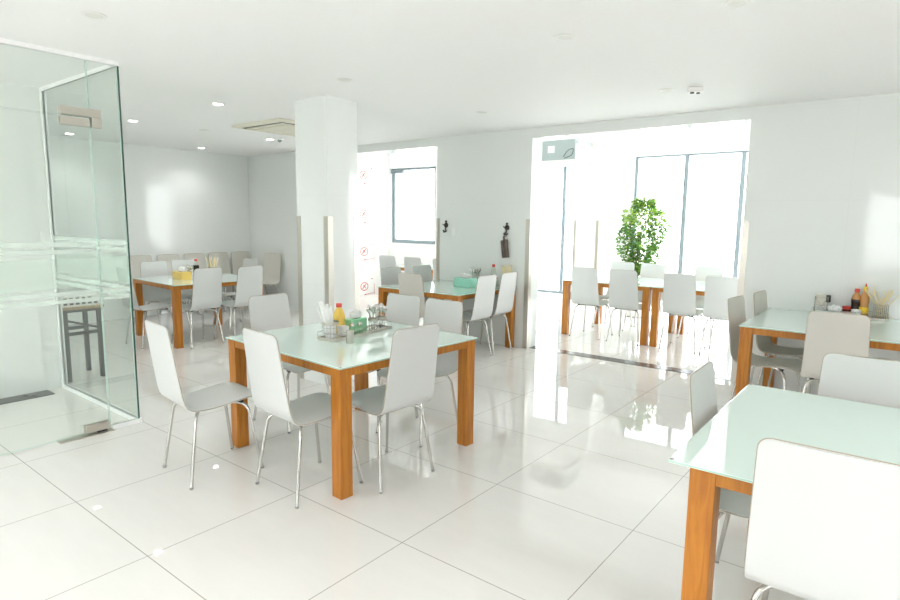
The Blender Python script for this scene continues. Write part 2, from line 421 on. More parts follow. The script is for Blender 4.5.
def make_chair(mname, label, group=None):
    r = root('dining_chair', label, 'chair', (0, 0, 0), 0, group)
    sh = make_shell(mname).done('seat_shell', parent=r, sharp=60)
    b = use(M['piping']); b.tube(rim_pts(), .0027, 6, M['piping'], cap=False); b.done('edge_piping', parent=sh)
    b = use(M['chrome']); b.box(-.085, .085, -.10, .10, .412, .419, M['chrome'], .002)
    b.tube([(-.06, -.075, .410), (.06, -.075, .410)], .0105, 10, M['chrome']); b.tube([(-.06, .075, .410), (.06, .075, .410)], .0105, 10, M['chrome'])
    for sx in (-1, 1):
        for sy in (-1, 1):
            b.box(sx*.13-.012, sx*.13+.012, sy*.126-.012, sy*.126+.012, .416, .425, M['black'])
    b.done('mounting_plate', parent=r)
    for sx, sy in ((-1, -1), (1, -1), (-1, 1), (1, 1)):
        b = use(M['chrome']); b.tube(leg_pts(sx, sy),   .0095, 12, M['chrome']); lg = b.done('leg', parent=r)
        b = use(M['rubber']); b.lathe([(.009, 0), (.0105, .002), (.0105, .010), (.0096, .012)], 12, M['rubber'], (sx*.2038, sy*.211, 0)); b.done('rubber_foot', parent=lg)
    return r
CW = make_chair('white', '', None); CB = make_chair('beige', '', None)
used = set()
def chair(kind, label, x, y, deg, group):
    src = CW if kind == 'w' else CB
    if group != 'chairs around the near right table' and (x, y) not in ((-3.21, 1.80), (-2.595, 2.03), (-2.385, 2.42)):
        x += .02*math.sin(R(deg)); y -= .02*math.cos(R(deg))
    if kind not in used:
        used.add(kind); src['label'] = label; src['group'] = group; src.location = (x, y, 0); src.rotation_euler.z = R(deg); return src
    return copy_thing(src, label, (x, y, 0), R(deg), group)

G = 'chairs around the centre table'
chair('w', 'white chair at the left corner of the centre table, its seat fully showing', -3.21, 1.80, -7, G)
chair('w', 'white chair on the near side of the centre table, just left of its front leg', -2.595, 2.03, -5, G)
chair('w', 'white chair, back to the viewer, just right of the centre table front leg', -2.385, 2.42, 85, G)
chair('w', 'white chair on the left side of the centre table, behind its glass top', -3.53, 2.65, -90, G)
chair('w', 'white shell chair behind the centre table, directly beyond the cutlery holders', -3.09, 3.06, 180, G)
chair('w', 'white shell chair behind the right far leg of the centre table', -2.67, 3.04, 180, G)
G = 'chairs around the left rear table'
chair('w', 'white shell chair half hidden by the glass edge at the left rear table', -7.02, 3.26, 0, G)
chair('w', 'white shell chair facing the viewer left of the yellow tissue box', -7.48, 3.66, -90, G)
chair('w', 'white shell chair directly behind the yellow tissue box', -7.50, 4.08, -90, G)
chair('w', 'white chair, back to the viewer, at the left rear table, nearer the glass', -6.65, 3.59, 92, G)
chair('w', 'white chair, back to the viewer, at the left rear table, nearer the column', -6.54, 4.07, 92, G)
chair('w', 'white shell chair mostly hidden at the far side of the left rear table', -7.42, 4.56, 180, G)
G = 'grey chairs lined up along the left wall'
for i, (y, lab) in enumerate(((4.06, 'leftmost of five grey chairs along the left wall, beside the glass edge'),
        (4.49, 'second grey chair from the left in the row along the left wall'),
        (4.91, 'middle grey chair of the five along the left wall, behind the soy bottle'),
        (5.325, 'fourth grey chair along the left wall, behind the chopstick holder'),
        (5.735, 'last grey chair in the left wall row, nearest the room corner'))):
    chair('b', lab, -8.755, y, -90, G)
chair('b', 'single beige chair standing alone against the back wall beside the column', -8.25, 5.57, 194, 'grey chairs lined up along the left wall')
G = 'chairs around the rear middle table'
chair('w', 'white chair at the left end of the rear middle table, nearer the column', -4.68, 5.18, -90, G)
chair('w', 'white chair at the left end of the rear middle table, nearer the back wall', -4.62, 5.69, -90, G)
chair('b', 'pale grey chair, back to the viewer, in front of the rear middle table', -4.29, 5.06, 0, G)
chair('w', 'white high-backed chair at the right end of the rear middle table, nearer the viewer', -3.84, 5.15, 90, G)
chair('w', 'white chair at the right end of the rear middle table, closest to the back wall', -3.86, 5.60, 93, G)
G = 'chairs on the near side of the bright room tables'
for x, lab in ((-3.28, 'leftmost chair on the near side of the bright room tables'),
               (-2.77, 'second chair from the left on the near side of the bright room tables'),
               (-2.10, 'third chair from the left on the near side of the bright room tables'),
               (-1.64, 'rightmost near-side chair of the bright room tables, next to the steel jamb')):
    chair('w', lab, x, 7.24, 0, G)
G = 'chairs on the far side of the bright room tables'
for x, lab in ((-3.33, 'chair behind the bright room tables, just left of the plant stem'),
               (-2.885, 'chair behind the bright room tables, just right of the plant stem'),
               (-2.14, 'chair behind the bright room tables, near the right window mullion')):
    chair('w', lab, x, 8.02, 180, G)
G = 'chairs in the bright room seen through the left opening'
for x, lab in ((-6.62, 'left of the pale chairs seen through the left opening below the window'),
               (-6.08, 'middle pale chair seen through the left opening below the window'),
               (-5.50, 'pale chair in the left opening partly cut by its steel right jamb')):
    chair('w', lab, x, 7.1, 0, G)
G = 'chairs around the near right table'
chair('w', 'narrow-looking white chair end-on at the left side of the near right table', -.355, 2.475, -89, G)
chair('w', 'largest white chair in the foreground, its back filling the lower right corner', -.122, 2.05, 0, G)
chair('w', 'white chair on the far side of the near right table, facing the viewer', -.115, 2.87, 180, G)
G = 'chairs around the rear right table'
chair('b', 'grey chair at the left end of the rear right table, nearer the viewer', -.79, 5.045, -97, G)
chair('b', 'grey chair at the left end of the rear right table, beside the back wall', -.72, 5.60, -95, G)
chair('b', 'grey chair with its back to the viewer in front of the rear right table', -.36, 4.93, 0, G)
chair('b', 'grey chair under the rear right table, only its seat showing', .03, 5.52, 90, G)

# ---------------------------------------------------------------- tables
def make_table(sx=1.18, sy=1.14, ix=.014, iy=.010):
    r = root('dining_table', '', 'table', (0, 0, 0), 0, 'wooden tables with mint glass tops')
    b = use(M['ttop']); b.mi(M['tedge']); b.box(-sx/2, sx/2, -sy/2, sy/2, .721, .731, M['ttop'], .0025)
    b.b.faces.ensure_lookup_table()
    for f in b.b.faces:
        f.normal_update()
        if abs(f.normal.z) < .3: f.material_index = 1
    b.done('glass_top', parent=r)
    ox = sx/2-ix; oy = sy/2-iy; w = .08
    for a in (-1, 1):
        for c in (-1, 1):
            xa, xb = sorted((a*ox, a*(ox-w))); ya, yb = sorted((c*oy, c*(oy-w)))
            b = use(M['wood']); b.box(xa, xb, ya, yb, 0, .720, M['wood'], .003); lg = b.done('leg', parent=r)
            b = use(M['chrome']); b.lathe([(.008, 0), (.008, .010), (.004, .013)], 12, M['chrome'], (a*(sx/2-.010), c*(sy/2-.010), .7215)); b.done('glass_clip', parent=r)
    for c in (-1, 1):
        ya, yb = sorted((c*(oy-.004), c*(oy-.028)))
        b = use(M['wood']); b.box(-(ox-w), ox-w, ya, yb, .672, .720, M['wood'], .0015); b.done('apron', parent=r)
        xa, xb = sorted((c*(ox-.004), c*(ox-.028)))
        b = use(M['wood']); b.box(xa, xb, -(oy-w), oy-w, .672, .720, M['wood'], .0015); b.done('apron', parent=r)
    return r
TB = make_table()
TB['label'] = 'centre dining table with a mint glass top on square orange wooden legs'
TB.location = (-2.84, 2.597, 0); TB.rotation_euler.z = R(-3.2)
copy_thing(TB, 'left rear dining table behind the glass edge, carrying the yellow tissue box', (-7.07, 3.87, 0), R(-3))
copy_thing(TB, 'rear middle dining table pushed to the back wall between the two openings', (-4.24, 5.362, 0), 0)
TN = make_table(1.18, 1.18, .065, .02); TN.location = (.015, 2.49, 0)
TN['label'] = 'near right dining table under the foreground chair, cut off by the right edge'
TR = copy_thing(TB, 'rear right dining table standing against the back wall under the bottles', (-.42, 5.35, 0), R(90)); TR.scale.z = 1.018
copy_thing(TB, 'bright room table on the left of the pair seen through the wide opening', (-3.06, 7.62, 0), 0)
copy_thing(TB, 'bright room table on the right of the pair seen through the wide opening', (-1.87, 7.62, 0), 0)
copy_thing(TB, 'wooden table in the bright room glimpsed between chairs through the left opening', (-6.3, 7.60, 0), 0)
TZ = .731

# ---------------------------------------------------------------- table-top things
def wire_holder(name, label, cat, x, y, z, r, h, group=None, parent_items=None, square=False):
    t = root(name, label, cat, (x, y, z), .2, group)
    b = use(M['wirem'])
    if not square:
        for k in range(14):
            a = 2*PI*k/14; b.tube([(r*.85*math.cos(a), r*.85*math.sin(a), .003), (r*math.cos(a), r*math.sin(a), h)], .0012, 5, M['wirem'])
        for zz, rr in ((.004, .86), (h*.33, .9), (h*.66, .95)):
            b.tube([(r*rr*math.cos(2*PI*k/24), r*rr*math.sin(2*PI*k/24), zz) for k in range(25)], .0013, 5, M['wirem'], cap=False)
        b.lathe([(0.001, .001), (r*.84, .001), (r*.84, .003), (0.001, .003)], 20, M['wirem'])
        b.done('basket', parent=t)
        b = use(M['steel']); b.lathe([(r*.97, h-.018), (r*1.02, h-.016), (r*1.02, h), (r*.97, h)], 24, M['steel'], cap=False); b.done('rim', parent=t)
    return t
def sticks(t, n, r, h0, h1, m, w=.0035, name='chopstick', spread=.7):
    for i in range(n):
        a = random.uniform(0, 2*PI); q = r*random.uniform(.2, .75); L = random.uniform(h0, h1)
        x, y = q*math.cos(a), q*math.sin(a); dx = math.cos(a)*spread*r*random.uniform(.2, 1.3); dy = math.sin(a)*spread*r*random.uniform(.2, 1.3)
        b = use(m); b.tube([(x*.5, y*.5, .006), (x+dx, y+dy, L)], w, 6, m, r1=w*1.15); b.done(name, parent=t)
def bottle(name, label, x, y, z, r, h, liquid, cap, lvl=.6, glass=None, capn='cap', nozzle=False, lab=None, group=None):
    t = root(name, label, 'bottle', (x, y, z), 0, group)
    prof = [(r*.9, 0), (r, .006), (r, h*.28), (r*.9, h*.36), (r*.92, h*.44), (r, h*.5), (r*.97, h*.62), (r*.72, h*.76), (r*.42, h*.84), (r*.40, h*.9)]
    b = use(liquid); ms = []
    for (p, q) in zip(prof, prof[1:]): ms.append(liquid if q[1] <= h*lvl+.001 else (glass or liquid))
    b.lathe(prof, 20, liquid, ms=ms); b.done('body', parent=t)
    b = use(cap)
    if nozzle: b.lathe([(r*.5, h*.86), (r*.56, h*.87), (r*.52, h*.96), (r*.3, h*.985), (r*.16, h*1.0)], 16, cap)
    else: b.lathe([(r*.46, h*.87), (r*.5, h*.875), (r*.5, h*.985), (r*.44, h)], 16, cap)
    b.done(capn, parent=t)
    if nozzle:
        b = use(M['red']); b.lathe([(r*.17, h*.995), (r*.2, h*1.03), (r*.1, h*1.1)], 12, M['red']); b.done('nozzle_tip', parent=t)
    if lab:
        b = use(lab); b.lathe([(r*1.012, h*.12), (r*1.012, h*.33)], 20, lab, cap=False); b.done('paper_label', parent=t)
    return t
def tissue_box(label, x, y, z, sx, sy, sz, m, rz=0, tissue=True, th=.05, tw=.26):
    t = root('tissue_box', label, 'tissue box', (x, y, z), rz, 'tissue boxes on the tables')
    b = use(m); b.box(-sx/2, sx/2, -sy/2, sy/2, 0, sz, m, .005); b.done('box_body', parent=t)
    b = use(M['black']); b.lathe([(sx*.28, sz), (sx*.28, sz+.0008)], 20, M['black'], T=Matrix.Diagonal((1, sy/sx*.8, 1, 1))); b.done('slot', parent=t)
    if tissue:
        b = use(M['tissue']); n = 9
        top = []; 
        g = [[None]*6 for _ in range(n+1)]
        for i in range(n+1):
            u = -1+2*i/n
            for j in range(6):
                v = j/5; zz = sz+v*th*(1-.35*u*u)*(1+.12*math.sin(i*2.1))
                g[i][j] = b.b.verts.new((u*sx*tw*(1+.25*v), sy*.09*math.sin(i*1.9+v*2)*(.4+v), zz))
        for i in range(n):
            for j in range(5): b.face([g[i][j], g[i+1][j], g[i+1][j+1], g[i][j+1]], M['tissue'], True)
        o = b.done('tissue_sheet', parent=t)
        md = o.modifiers.new('s', 'SOLIDIFY'); md.thickness = .012; md.offset = 0
    return t
def spoon_geo(b, p0, p1, m, w=.019):
    p0 = Vector(p0); p1 = Vector(p1); b.tube([p0, p1], .0032, 6, m)
    d = (p1-p0).normalized(); s = d.orthogonal().normalized(); n = d.cross(s)
    N = 10; rings = []
    for i in range(7):
        t = i/6; c = p1+d*(t*w*2.7); rr = w*math.sin(PI*min(.97, max(.1, t)))**.8
        rings.append([b.b.verts.new(c+s*math.cos(2*PI*k/N)*rr+n*math.sin(2*PI*k/N)*rr*.35) for k in range(N)])
    for a, c in zip(rings, rings[1:]):
        for k in range(N): b.face([a[k], a[(k+1) % N], c[(k+1) % N], c[k]], m, True)
    b.face(rings[0][::-1], m); b.face(rings[-1], m)
def spoons(t, n, r, h, name='spoon'):
    for i in range(n):
        a = 2*PI*i/n+random.uniform(-.3, .3); q = r*.5; b = use(M['chrome'])
        spoon_geo(b, (q*math.cos(a)*.5, q*math.sin(a)*.5, .006), (q*math.cos(a)*1.5, q*math.sin(a)*1.5, h*random.uniform(.75, 1)), M['chrome'])
        b.done(name, parent=t)
def tray(label, x, y, z, L, W, rz, group='wire trays on the tables'):
    t = root('condiment_tray', label, 'tray', (x, y, z), rz, group)
    b = use(M['steel']); b.box(-L/2, L/2, -W/2, W/2, 0, .006, M['steel'], .002)
    b.box(-L/2, L/2, -W/2, -W/2+.004, .006, .018, M['steel']); b.box(-L/2, L/2, W/2-.004, W/2, .006, .018, M['steel'])
    b.box(-L/2, -L/2+.004, -W/2+.004, W/2-.004, .006, .018, M['steel']); b.box(L/2-.004, L/2, -W/2+.004, W/2-.004, .006, .018, M['steel'])
    b.done('tray_base', parent=t)
    b = use(M['wirem']); c = [(-L/2, -W/2), (L/2, -W/2), (L/2, W/2), (-L/2, W/2), (-L/2, -W/2)]
    b.tube([(p[0], p[1], .05) for p in c], .0018, 6, M['wirem'])
    for p in c[:4]: b.tube([(p[0], p[1], .01), (p[0], p[1], .05)], .0018, 6, M['wirem'])
    for k in range(1, 5):
        for s in (-1, 1): b.tube([(-L/2+L*k/5, s*W/2, .01), (-L/2+L*k/5, s*W/2, .05)], .0014, 5, M['wirem'])
    b.done('rail', parent=t)
    return t
Z1 = TZ+.0065
# centre table
tray('long steel condiment tray in the middle of the centre table', -2.905, 2.69, TZ, .58, .155, R(97))
t = wire_holder('wire_basket', 'round wire basket of white wrapped chopsticks on the centre table', 'basket', -2.895, 2.455, Z1, .053, .11, 'wire baskets on the tables')
for i in range(12):
    a = 2*PI*i/12+random.uniform(-.2, .2); q = .018+.012*(i % 2); b = use(M['tissue'])
    T = Matrix.Translation((q*math.cos(a)-.01, q*math.sin(a)-.008, .10)) @ Matrix.Rotation(.20, 4, Vector((.618, -.786, 0))) @ Matrix.Rotation(a, 4, 'Z') @ Matrix.Rotation(random.uniform(.03, .18), 4, 'Y')
    b.box(-.0035, .0035, -.009, .009, -.095, random.uniform(.09, .145), M['tissue'], T=T); b.done('wrapped_chopsticks', parent=t)
b = use(M['lightw']); b.lathe([(.026, .004), (.033, .02), (.036, .075), (.034, .08)], 18, M['lightw']); b.done('cup_liner', parent=t)
bottle('sauce_bottle', 'yellow chilli sauce bottle with red cap on the centre table tray', -2.982, 2.607, Z1, .040, .203, M['yellow'], M['red'], 1, group='bottles on the centre table')
b = use(M['lightw']); b.lathe([(.028, 0), (.034, .006), (.036, .06), (.033, .062), (.031, .01)], 20, M['lightw'], cap=False); b.lathe([(.001, .003), (.029, .003)], 20, M['lightw'], cap=False)
tag(b.done('sauce_cup', loc=(-2.905, 2.575, Z1)), 'small white cup in front of the yellow sauce bottle', 'cup')
tissue_box('bright green napkin box on the centre table tray', -2.965, 2.74, Z1, .155, .065, .088, M['green'], R(92), True, .055)
# oil cruets
for i, (x, y, lab) in enumerate(((-2.895, 2.645, 'small glass shaker in front of the green napkin box, nearer the steel cup'), (-2.888, 2.705, 'small glass shaker in front of the green napkin box, nearer the spoons'))):
    t = root('glass_shaker', lab, 'shaker', (x, y, Z1), 0, 'glass shakers on the centre table')
    b = use(M['clear']); b.lathe([(.019, 0), (.021, .005), (.016, .045), (.015, .055)], 16, M['clear']); b.done('jar', parent=t)
    b = use(M['chrome']); b.lathe([(.0165, .055), (.0165, .064), (.010, .074), (.003, .077)], 16, M['chrome']); b.done('lid', parent=t)
b = use(M['steel']); b.lathe([(.024, 0), (.025, .003), (.025, .076), (.0225, .078), (.0225, .074), (.001, .073)], 22, M['steel'])
tag(b.done('steel_cup', loc=(-2.72, 2.465, TZ)), 'short steel cup standing in front of the centre table tray', 'cup')
for (x, y, lab) in ((-2.895, 2.835, 'wire holder full of spoons at the tray end, left of its twin'), (-2.905, 2.92, 'wire holder full of spoons at the far right end of the centre tray')):
    t = wire_holder('cutlery_holder', lab, 'cutlery holder', x, y, Z1, .034, .085, 'cutlery holders on the centre table')
    spoons(t, 6, .034, .135)
# left rear table
tissue_box('yellow tissue box with white tissue on the left rear table', -7.10, 3.68, TZ, .25, .125, .095, M['ybox'], R(-3), True, .06)
bottle('soy_sauce_bottle', 'dark soy sauce bottle with red cap beside the yellow tissue box', -7.38, 4.02, TZ, .038, .22, M['soy'], M['red'], .62, M['clear'], group='soy bottles on the tables')
t = wire_holder('cutlery_holder', 'small holder of spoons right of the yellow tissue box', 'cutlery holder', -7.24, 3.86, TZ, .03, .10, 'cutlery holders')
spoons(t, 5, .03, .115)
t = wire_holder('chopstick_holder', 'holder of pale chopsticks behind the chairs of the left rear table', 'chopstick holder', -7.22, 4.15, TZ, .045, .11, 'chopstick holders')
sticks(t, 20, .055, .20, .25, M['bamboo'], .005)
# rear middle table
tissue_box('mint green tissue box on the rear middle table', -4.06, 5.46, TZ, .25, .13, .105, M['mint'], R(-1), True, .05)
t = wire_holder('cutlery_holder', 'ball of upright spoons in a holder behind the mint tissue box', 'cutlery holder', -4.16, 5.80, TZ, .045, .11, 'cutlery holders')
spoons(t, 14, .06, .15)
bottle('soy_sauce_bottle', 'soy sauce bottle with red cap on the rear middle table', -3.92, 5.83, TZ, .036, .25, M['soy'], M['red'], .55, M['clear'], group='soy bottles on the tables')
bottle('pepper_jar', 'small red-lidded jar behind the two right chairs of the rear middle table', -3.80, 5.72, TZ, .026, .11, M['clear'], M['red'], .3, M['clear'])
t = wire_holder('chopstick_holder', 'holder of pale chopsticks near the back wall on the rear middle table', 'chopstick holder', -3.735, 5.83, TZ, .045, .12, 'chopstick holders')
sticks(t, 18, .05, .22, .26, M['bamboo'], .005)
# rear right table
TZ2 = .731*1.018+.0005; Z2 = TZ2+.0065
tray('steel condiment tray against the back wall on the rear right table', -.385, 5.815, TZ2, .52, .15, 0)
t = root('napkin_dispenser', 'square steel napkin holder at the left end of the rear right tray', 'napkin holder', (-.585, 5.82, Z2), R(10))
b = use(M['wirem'])
for a, c in (((-.045, -.035), (.045, -.035)), ((.045, -.035), (.045, .035)), ((.045, .035), (-.045, .035)), ((-.045, .035), (-.045, -.035))):
    b.tube([(*a, .004), (*a, .14)], .002, 6, M['wirem']); b.tube([(*a, .14), (*c, .14)], .002, 6, M['wirem']); b.tube([(*a, .004), (*c, .14)], .0018, 6, M['wirem']); b.tube([(*c, .004), (*a, .14)], .0018, 6, M['wirem']); b.tube([(*a, .004), (*c, .004)], .002, 6, M['wirem'])
b.done('wire_frame', parent=t)
b = use(M['steel']); b.box(-.040, .030, -.03, .03, .07, .165, M['steel'], .006); b.done('steel_insert', parent=t)
b = use(M['black']); b.lathe([(.018, 0), (.021, .004), (.021, .055), (.017, .06)], 16, M['black'], (.045, 0, .10)); b.done('black_lid', parent=t)
b = use(M['blue']); b.lathe([(.03, 0), (.036, .006), (.036, .035), (.033, .04), (.033, .03), (.002, .028)], 20, M['blue'])
tag(b.done('sauce_dish', loc=(-.49, 5.84, Z2)), 'low blue-grey dish on the rear right tray', 'dish')
t = root('spice_jar', 'short dark jar with red lid on the rear right tray', 'jar', (-.405, 5.82, Z2), 0)
b = use(M['soy']); b.lathe([(.027, 0), (.03, .004), (.03, .048), (.025, .055)], 18, M['soy']); b.done('jar', parent=t)
b = use(M['red']); b.lathe([(.030, .056), (.031, .058), (.031, .078), (.028, .081)], 18, M['red']); b.done('lid', parent=t)
bottle('soy_sauce_bottle', 'soy sauce bottle with red cap on the rear right tray', -.345, 5.85, Z2, .037, .228, M['soy'], M['red'], .62, M['amber'], group='soy bottles on the tables')
bottle('sauce_bottle', 'tall orange sauce bottle with yellow nozzle cap on the rear right tray', -.288, 5.83, Z2, .032, .252, M['amber'], M['ycap'], 1, nozzle=True, lab=M['ycap'])
t = root('bowl_stack', 'stack of small white bowls in front of the soy bottle on the rear right tray', 'bowls', (-.335, 5.775, Z2), 0)
for k in range(4):
    b = use(M['lightw']); b.lathe([(.018, 0), (.034, .024), (.036, .03), (.033, .028), (.017, .004), (.001, .004)], 22, M['lightw'], (0, 0, k*.011)); b.done('bowl', parent=t)
t = root('chopstick_holder', 'square wire holder of bamboo chopsticks on the rear right tray', 'chopstick holder', (-.175, 5.81, Z2), 0, 'chopstick holders')
b = use(M['wirem'])
for i in range(9):
    u = -.048+.096*i/8
    for s in (-.04, .04): b.tube([(u, s, .003), (u, s, .115)], .0013, 5, M['wirem'])
for i in range(1, 6):
    u = -.04+.08*i/6
    for s in (-.048, .048): b.tube([(s, u, .003), (s, u, .115)], .0013, 5, M['wirem'])
for zz in (.004, .04, .08, .115):
    b.tube([(-.048, -.04, zz), (.048, -.04, zz), (.048, .04, zz), (-.048, .04, zz), (-.048, -.04, zz)], .0016, 5, M['wirem'])
b.box(-.048, .048, -.04, .04, .001, .004, M['wirem']); b.done('basket', parent=t)
for i in range(17):
    x = random.uniform(-.03, .03); y = random.uniform(-.025, .025); lean = random.choice((-1, 1, 1))*random.uniform(.02, .10)
    b = use(M['bamboo']); b.tube([(x-lean*.6, y, .006), (x+lean*1.1, y*1.4, random.uniform(.21, .26))], .0026, 6, M['bamboo'], r1=.0036); b.done('chopstick', parent=t)
tissue_box('pale mint tissue box in front of the rear right tray, behind the grey chair', -.475, 5.66, TZ2, .25, .12, .055, M['ttop'], 0, True, .05, .15)

# ---------------------------------------------------------------- plant
def plant(x, y):
    t = root('potted_tree', 'leafy green potted tree behind the bright room tables', 'plant', (x, y, 0))
    b = use(M['pot']); b.lathe([(.13, 0), (.17, .02), (.20, .36), (.21, .38), (.185, .38), (.18, .34), (.002, .335)], 28, M['pot']); b.done('pot', parent=t)
    b = use(M['bark'])
    for k in range(3):
        b.tube([(.022*math.cos(k*2.1+z*9), .022*math.sin(k*2.1+z*9), z) for z in [.33+.06*i for i in range(18)]], .012, 7, M['bark'])
    b.done('trunk', parent=t)
    rnd = random.Random(3); b = use(M['leaf']); b.mi(M['leafy'])
    br = use(M['bark'])
    for i in range(46):
        z = rnd.uniform(.74, 1.7); f = (z-.7)/1.2; rad = .27*math.sin(PI*min(1, max(.16, .16+f*.75)))**.6; a = rnd.uniform(0, 2*PI)
        e = Vector((rad*math.cos(a)*rnd.uniform(.5, 1), rad*math.sin(a)*rnd.uniform(.5, 1), z+rnd.uniform(.03, .12)))
        br.tube([(0, 0, z-.08), (e.x*.6, e.y*.6, z+.02), e], .004, 5, M['bark'], r1=.0015)
    br.done('branches', parent=t)
    for i in range(4600):
        z = rnd.uniform(.68, 1.86); f = (z-.68)/1.2
        rad = .86*(.09+.25*math.sin(PI*min(1, f*1.25))**.8) if f < .4 else (.34*(1-max(0, f-.72)*2.2))
        if f > .86: rad = .16
        a = rnd.uniform(0, 2*PI); q = rad*math.sqrt(rnd.uniform(.08, 1))*(1+.25*math.sin(a*3+z*9)); cx = .03+.06*(f-.3)
        c = Vector((cx+q*math.cos(a), q*math.sin(a), z)); l = rnd.uniform(.034, .06); w = l*.42
        d = Vector((math.cos(a)+rnd.uniform(-.8, .8), math.sin(a)+rnd.uniform(-.8, .8), rnd.uniform(-1, .5))).normalized()
        s = d.cross(Vector((rnd.uniform(-1, 1), rnd.uniform(-1, 1), 1))).normalized(); n = d.cross(s)*.15
        v = [b.b.verts.new(p) for p in (c, c+d*l*.45+s*w+n*l, c+d*l, c+d*l*.45-s*w+n*l)]
        mm = M['leafy'] if (z > 1.45 and rnd.random() < .45) or rnd.random() < .1 else M['leaf']
        b.face([v[0], v[1], v[2]], mm); b.face([v[0], v[2], v[3]], mm)
    o = b.done('foliage', parent=t); o['kind'] = 'stuff'
plant(-3.44, 9.2)

# ---------------------------------------------------------------- wall fittings
def hook(label, x, z):
    t = root('wall_hook', label, 'hook', (x, YW-.002, z), 0, 'ornate black wall hooks')
    b = use(M['iron'])
    Tm = Matrix.Rotation(R(90), 4, 'X')
    b.lathe([(.001, 0), (.032, 0), (.032, .006), (.022, .014), (.001, .016)], 20, M['iron'], (0, 0, 0), T=Matrix.Translation((0, 0, .03)) @ Tm)
    b.lathe([(.001, 0), (.014, 0), (.014, .01), (.001, .012)], 14, M['iron'], (0, 0, 0), T=Matrix.Translation((0, 0, .075)) @ Tm)
    for s in (-1, 1):
        b.tube([(0, -.01, .03), (s*.03, -.02, .03), (s*.038, -.025, .045)], .006, 8, M['iron'])
    b.done('backplate', parent=t)
    b = use(M['iron']); b.tube(bez([(0, -.012, .03), (0, -.02, -.05), (0, -.05, -.065), (0, -.055, -.03)], .02, 5), .0075, 10, M['iron'])
    b.tube(bez([(-.03, -.025, -.035), (-.02, -.028, -.055), (.02, -.028, -.055), (.03, -.025, -.035)], .02, 4), .006, 8, M['iron']); b.done('hook_arm', parent=t)
    return t
hook('bare black wall hook beside the left opening, above the light switch', -4.735, 1.40)
hook('black wall hook holding the brown paddle, left of the wide opening', -3.815, 1.385)
t = root('leather_pouch', 'dark brown leather pouch hanging from the right wall hook', 'pouch', (-3.815, YW-.04, 1.175))
b = use(M['iron']); b.tube([(.018*math.cos(2*PI*k/16), -.0, .16+.025*math.sin(2*PI*k/16)) for k in range(17)], .004, 6, M['iron'], cap=False); b.done('hanging_ring', parent=t)
b = use(M['brown']); 
T = Matrix.Rotation(R(-7), 4, 'Y')
b.box(-.046, .0, -.018, .018, -.115, .095, M['brown'], .008, T=T); b.box(.002, .044, -.02, .016, -.115, .10, M['brown'], .008, T=T); b.box(-.012, .014, -.005, .005, .08, .14, M['brown'], .003, T=T); b.done('pouch_body', parent=t)
def switch(label, loc, rz, w=.055, h=.11):
    t = root('light_switch', label, 'switch', loc, rz, 'white switches')
    b = use(M['lightw']); b.box(-w/2, w/2, -.009, 0, -h/2, h/2, M['lightw'], .002); b.done('switch_plate', parent=t)
    b = use(M['alu']); b.box(-w*.28, w*.28, -.012, -.009, -h*.3, h*.3, M['alu'], .001); b.done('rocker', parent=t)
switch('white light switch on the back wall under the bare hook', (-4.607, YW-.0005, 1.335), 0, .065, .12)
switch('slim white switch on the wall behind the glass door', (-5.789, 1.52, 1.325), R(90), .03, .11) if False else switch('slim white switch on the wall behind the glass door', (-5.7895, 1.815, 1.31), R(90), .035, .1)

# ---------------------------------------------------------------- ceiling fittings
def downlight(label, x, y, lit, r=.055, watts=9):
    t = root('downlight', label, 'ceiling light', (x, y, H-.0005), 0, 'recessed ceiling downlights')
    b = use(M['lightw']); b.lathe([(r*.82, 0), (r*.82, -.004), (r, -.006), (r*1.12, -.003), (r*1.12, 0)], 28, M['lightw'], cap=False); b.done('trim_ring', parent=t)
    mm = M['lit'] if lit else M['disc']
    b = use(mm); b.lathe([(.001, -.004), (r*.82, -.003), (r*.82, -.001), (.001, -.001)], 24, mm); b.done('diffuser', parent=t)
    if lit:
        l = bpy.data.lights.new('lamp_glow', 'SPOT'); l.energy = watts; l.spot_size = R(125); l.spot_blend = .6; l.shadow_soft_size = r*.8; l.color = (1, .99, .98)
        o = bpy.data.objects.new('lamp_glow', l); COL.objects.link(o); o.location = (0, 0, -.02); o.parent = t
for x, y, lit, lab in ((-5.17, 3.10, 1, 'brightly lit ceiling downlight left of the column, nearest the viewer'),
        (-6.86, 3.09, 1, 'lit ceiling downlight just right of the glass panel top edge'),
        (-8.62, 3.09, 1, 'lit ceiling downlight seen through the glass, near the left wall'),
        (-8.62, 4.87, 1, 'lit ceiling downlight closest to the far left corner of the room'),
        (-6.90, 4.87, 1, 'lit ceiling downlight just beyond the ceiling cassette'),
        (-3.46, 1.395, 0, 'unlit round ceiling disc at the top left of the view'),
        (-1.67, 3.15, 0, 'unlit round downlight near the top centre of the ceiling'),
        (-.775, 3.15, 0, 'unlit round downlight at the top edge right of centre'),
        (-3.48, 3.13, 0, 'unlit round downlight above the column, to its right'),
        (-1.654, 4.84, 0, 'unlit downlight beside the square smoke detector'),
        (-3.404, 4.81, 0, 'unlit downlight in front of the pier between the openings'),
        (-6.84, 3.91, 0, 'small unlit ceiling disc between the lit lamps and the cassette')):
    downlight(lab, x, y, lit, .052, 3 if x < -8 else 8)
for i, x in enumerate((-5.17, -3.46, -1.67, .1, 1.85)):  # unseen lamps added behind the viewer; their floor bounce lifts ceiling and walls
    for j, y in enumerate((-.35, -2.1)):
        downlight('added unseen fill downlight behind the viewer, %s lamp of the %s row' % (('first', 'second', 'third', 'fourth', 'fifth')[i], ('nearer', 'farther')[j]), x, y, 1, .052, (4, 12, 18, 24, 24)[i])
